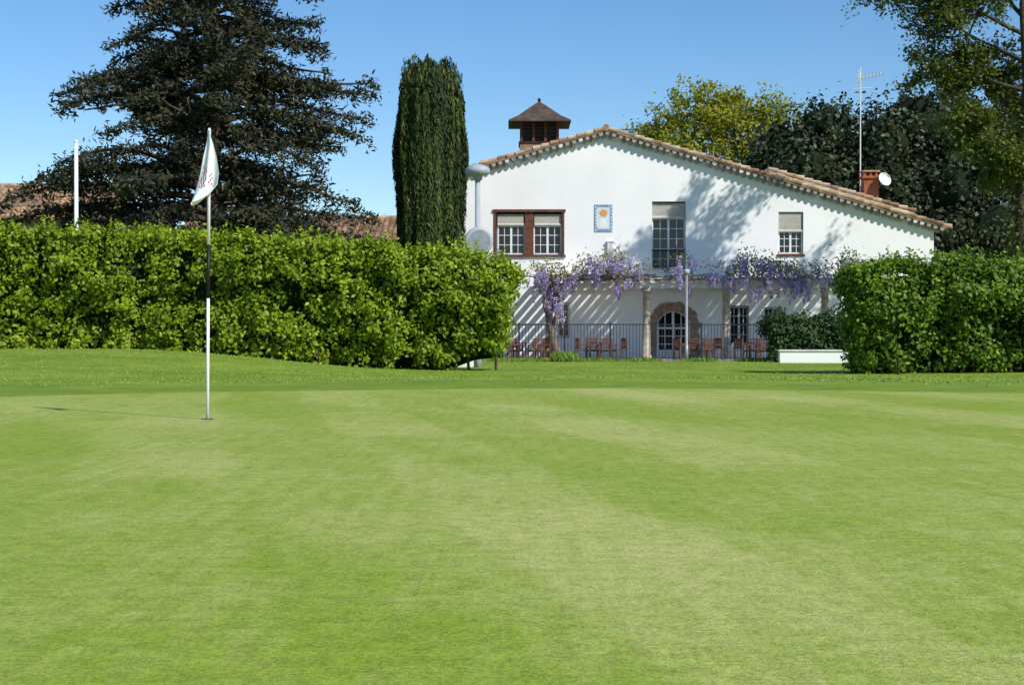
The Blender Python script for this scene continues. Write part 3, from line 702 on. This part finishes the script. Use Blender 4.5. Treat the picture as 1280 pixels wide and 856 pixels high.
for t in[(3.9,66.5),(8.1,66.2),(10.6,65.4),(.6,66.3)]:
    table(*t)
    for a in(.3,1.9,3.5,5.0):
        aa=a+random.uniform(-.3,.3); chair(t[0]+.85*math.cos(aa),t[1]+.85*math.sin(aa),aa-math.pi/2)
# street lamp with mushroom head
sl=empty('street_lamp'); b=MB(); lx,ly=-1.13,50.0
b.tube([(lx,ly,-.5),(lx,ly,.4),(lx,ly,.42),(lx,ly,5.75)],[.13,.13,.10,.085],'greyp',12); b.build('pole',sl,True)
b=MB(); b.tube([(lx,ly,5.7),(lx,ly,5.74),(lx,ly,5.9),(lx,ly,5.95),(lx,ly,6.12),(lx,ly,6.22),(lx,ly,6.26)],[.08,.14,.18,.42,.40,.24,.05],'greyp',20); b.build('lamp_head',sl,True)
mr=empty('traffic_mirror'); b=MB(); c=Vector((-1.08,49.82,3.72)); ax=Vector((.25,-1,-.05)).normalized()
b.tube([c+ax*.05,c+ax*.03,c-ax*.03,c-ax*.09],[.40,.47,.48,.2],'greyp',28); b.build('mirror_shell',mr,True)
b=MB(); b.tube([c+ax*.052,c+ax*.062],.37,'steel',28); b.build('mirror_face',mr)
b=MB(); b.tube([c-ax*.05,(lx,ly,3.72)],.04,'steel',8); b.build('bracket',mr)
b=MB(); b.tube([(7.0,61,-.5),(7.0,61,.2),(7.0,61,.21),(7.0,61,3.05)],[.08,.08,.065,.055],'steel',10); b.tube([(7.0,61,3.05),(7,61,3.1),(7,61,3.24),(7,61,3.28)],[.05,.12,.13,.04],'greyp',12); b.build('lamp_post',smooth=True)
b=MB(); b.tube([(-14.9,52,-.5),(-14.9,52,7.2)],[.085,.065],'polewhite',12); b.tube([(-14.9,52,7.2),(-14.9,52,7.25),(-14.9,52,7.31)],[.05,.09,.03],'polewhite',12); b.build('flagpole',smooth=True)
for xx,yy in((-5.6,44.0),(10.6,41.7)):
    z=float(gz(xx,yy)); b=MB(); b.tube([(xx,yy,z-.1),(xx,yy,z+.45),(xx,yy,z+.48)],[.03,.03,.012],'darkwood',8); b.build('marker_post')
# ------------------------------------------------------------ background tiled buildings
def tiled(name,x0,x1,y0,dep,ze,zr):
    e=empty(name); b=MB(); b.box(x0,x1,y0+.4,y0+dep*2-.4,-1,ze-.05,'rubble'); b.build('walls',e)
    b=MB(); ym=y0+dep
    b.add([(x0-.4,y0,ze),(x1+.4,y0,ze),(x1+.4,ym,zr),(x0-.4,ym,zr),(x1+.4,ym+dep,ze),(x0-.4,ym+dep,ze)],[(0,1,2,3),(3,2,4,5),(0,3,5),(1,4,2),(0,5,4,1)],'tile3')
    x=x0-.3
    while x<x1+.35:
        k=10
        for i in range(k):
            a=i/k; c=(i+1.1)/k
            b.tube([(x,y0+dep*a-.05,ze+(zr-ze)*a+.08),(x,min(y0+dep*c,ym),ze+(zr-ze)*min(c,1)+.04)],[.13,.10],random.choice(['tile1','tile3','tile1','tile3']),6,True)
        x+=.32
    b.tube([(x0-.4,ym,zr+.05),(x1+.4,ym,zr+.05)],.16,'tile1',8); b.build('roof',e)
tiled('tile_roof_building',-36,-23.5,85,4.5,7.1,9.3)
tiled('tile_roof_building',-18,-6.6,83,4,5.8,7.2)
# ------------------------------------------------------------ light, sky, camera
EL=41; AZ=132
to=Vector((math.sin(math.radians(AZ))*math.cos(math.radians(EL)),math.cos(math.radians(AZ))*math.cos(math.radians(EL)),math.sin(math.radians(EL))))
sd=bpy.data.lights.new('sun','SUN'); sd.energy=5.0; sd.angle=math.radians(.5); sd.color=(1,.96,.89)
so=bpy.data.objects.new('sun',sd); so.rotation_euler=to.to_track_quat('Z','Y').to_euler(); scene.collection.objects.link(so)
w=bpy.data.worlds.new('World'); scene.world=w; w.use_nodes=True; nt=w.node_tree
bg=nt.nodes['Background']; sk=nt.nodes.new('ShaderNodeTexSky'); sk.sky_type='NISHITA'; sk.sun_disc=False
sk.sun_elevation=math.radians(EL); sk.sun_rotation=math.radians(AZ); sk.air_density=.9; sk.dust_density=.1; sk.ozone_density=3.2
hs=nt.nodes.new('ShaderNodeHueSaturation'); hs.inputs['Saturation'].default_value=1.2
nt.links.new(sk.outputs[0],hs.inputs['Color']); nt.links.new(hs.outputs[0],bg.inputs[0]); bg.inputs[1].default_value=.14
cd=bpy.data.cameras.new('camera'); cd.sensor_width=36; cd.lens=1900/1280*36; cd.clip_end=6000
co=bpy.data.objects.new('camera',cd); scene.collection.objects.link(co); co.location=(0,0,.75)
co.rotation_euler=(math.radians(90)-math.atan(13/1900),0,0); scene.camera=co
scene.view_settings.view_transform='Standard'; scene.view_settings.look='None'; scene.view_settings.exposure=0
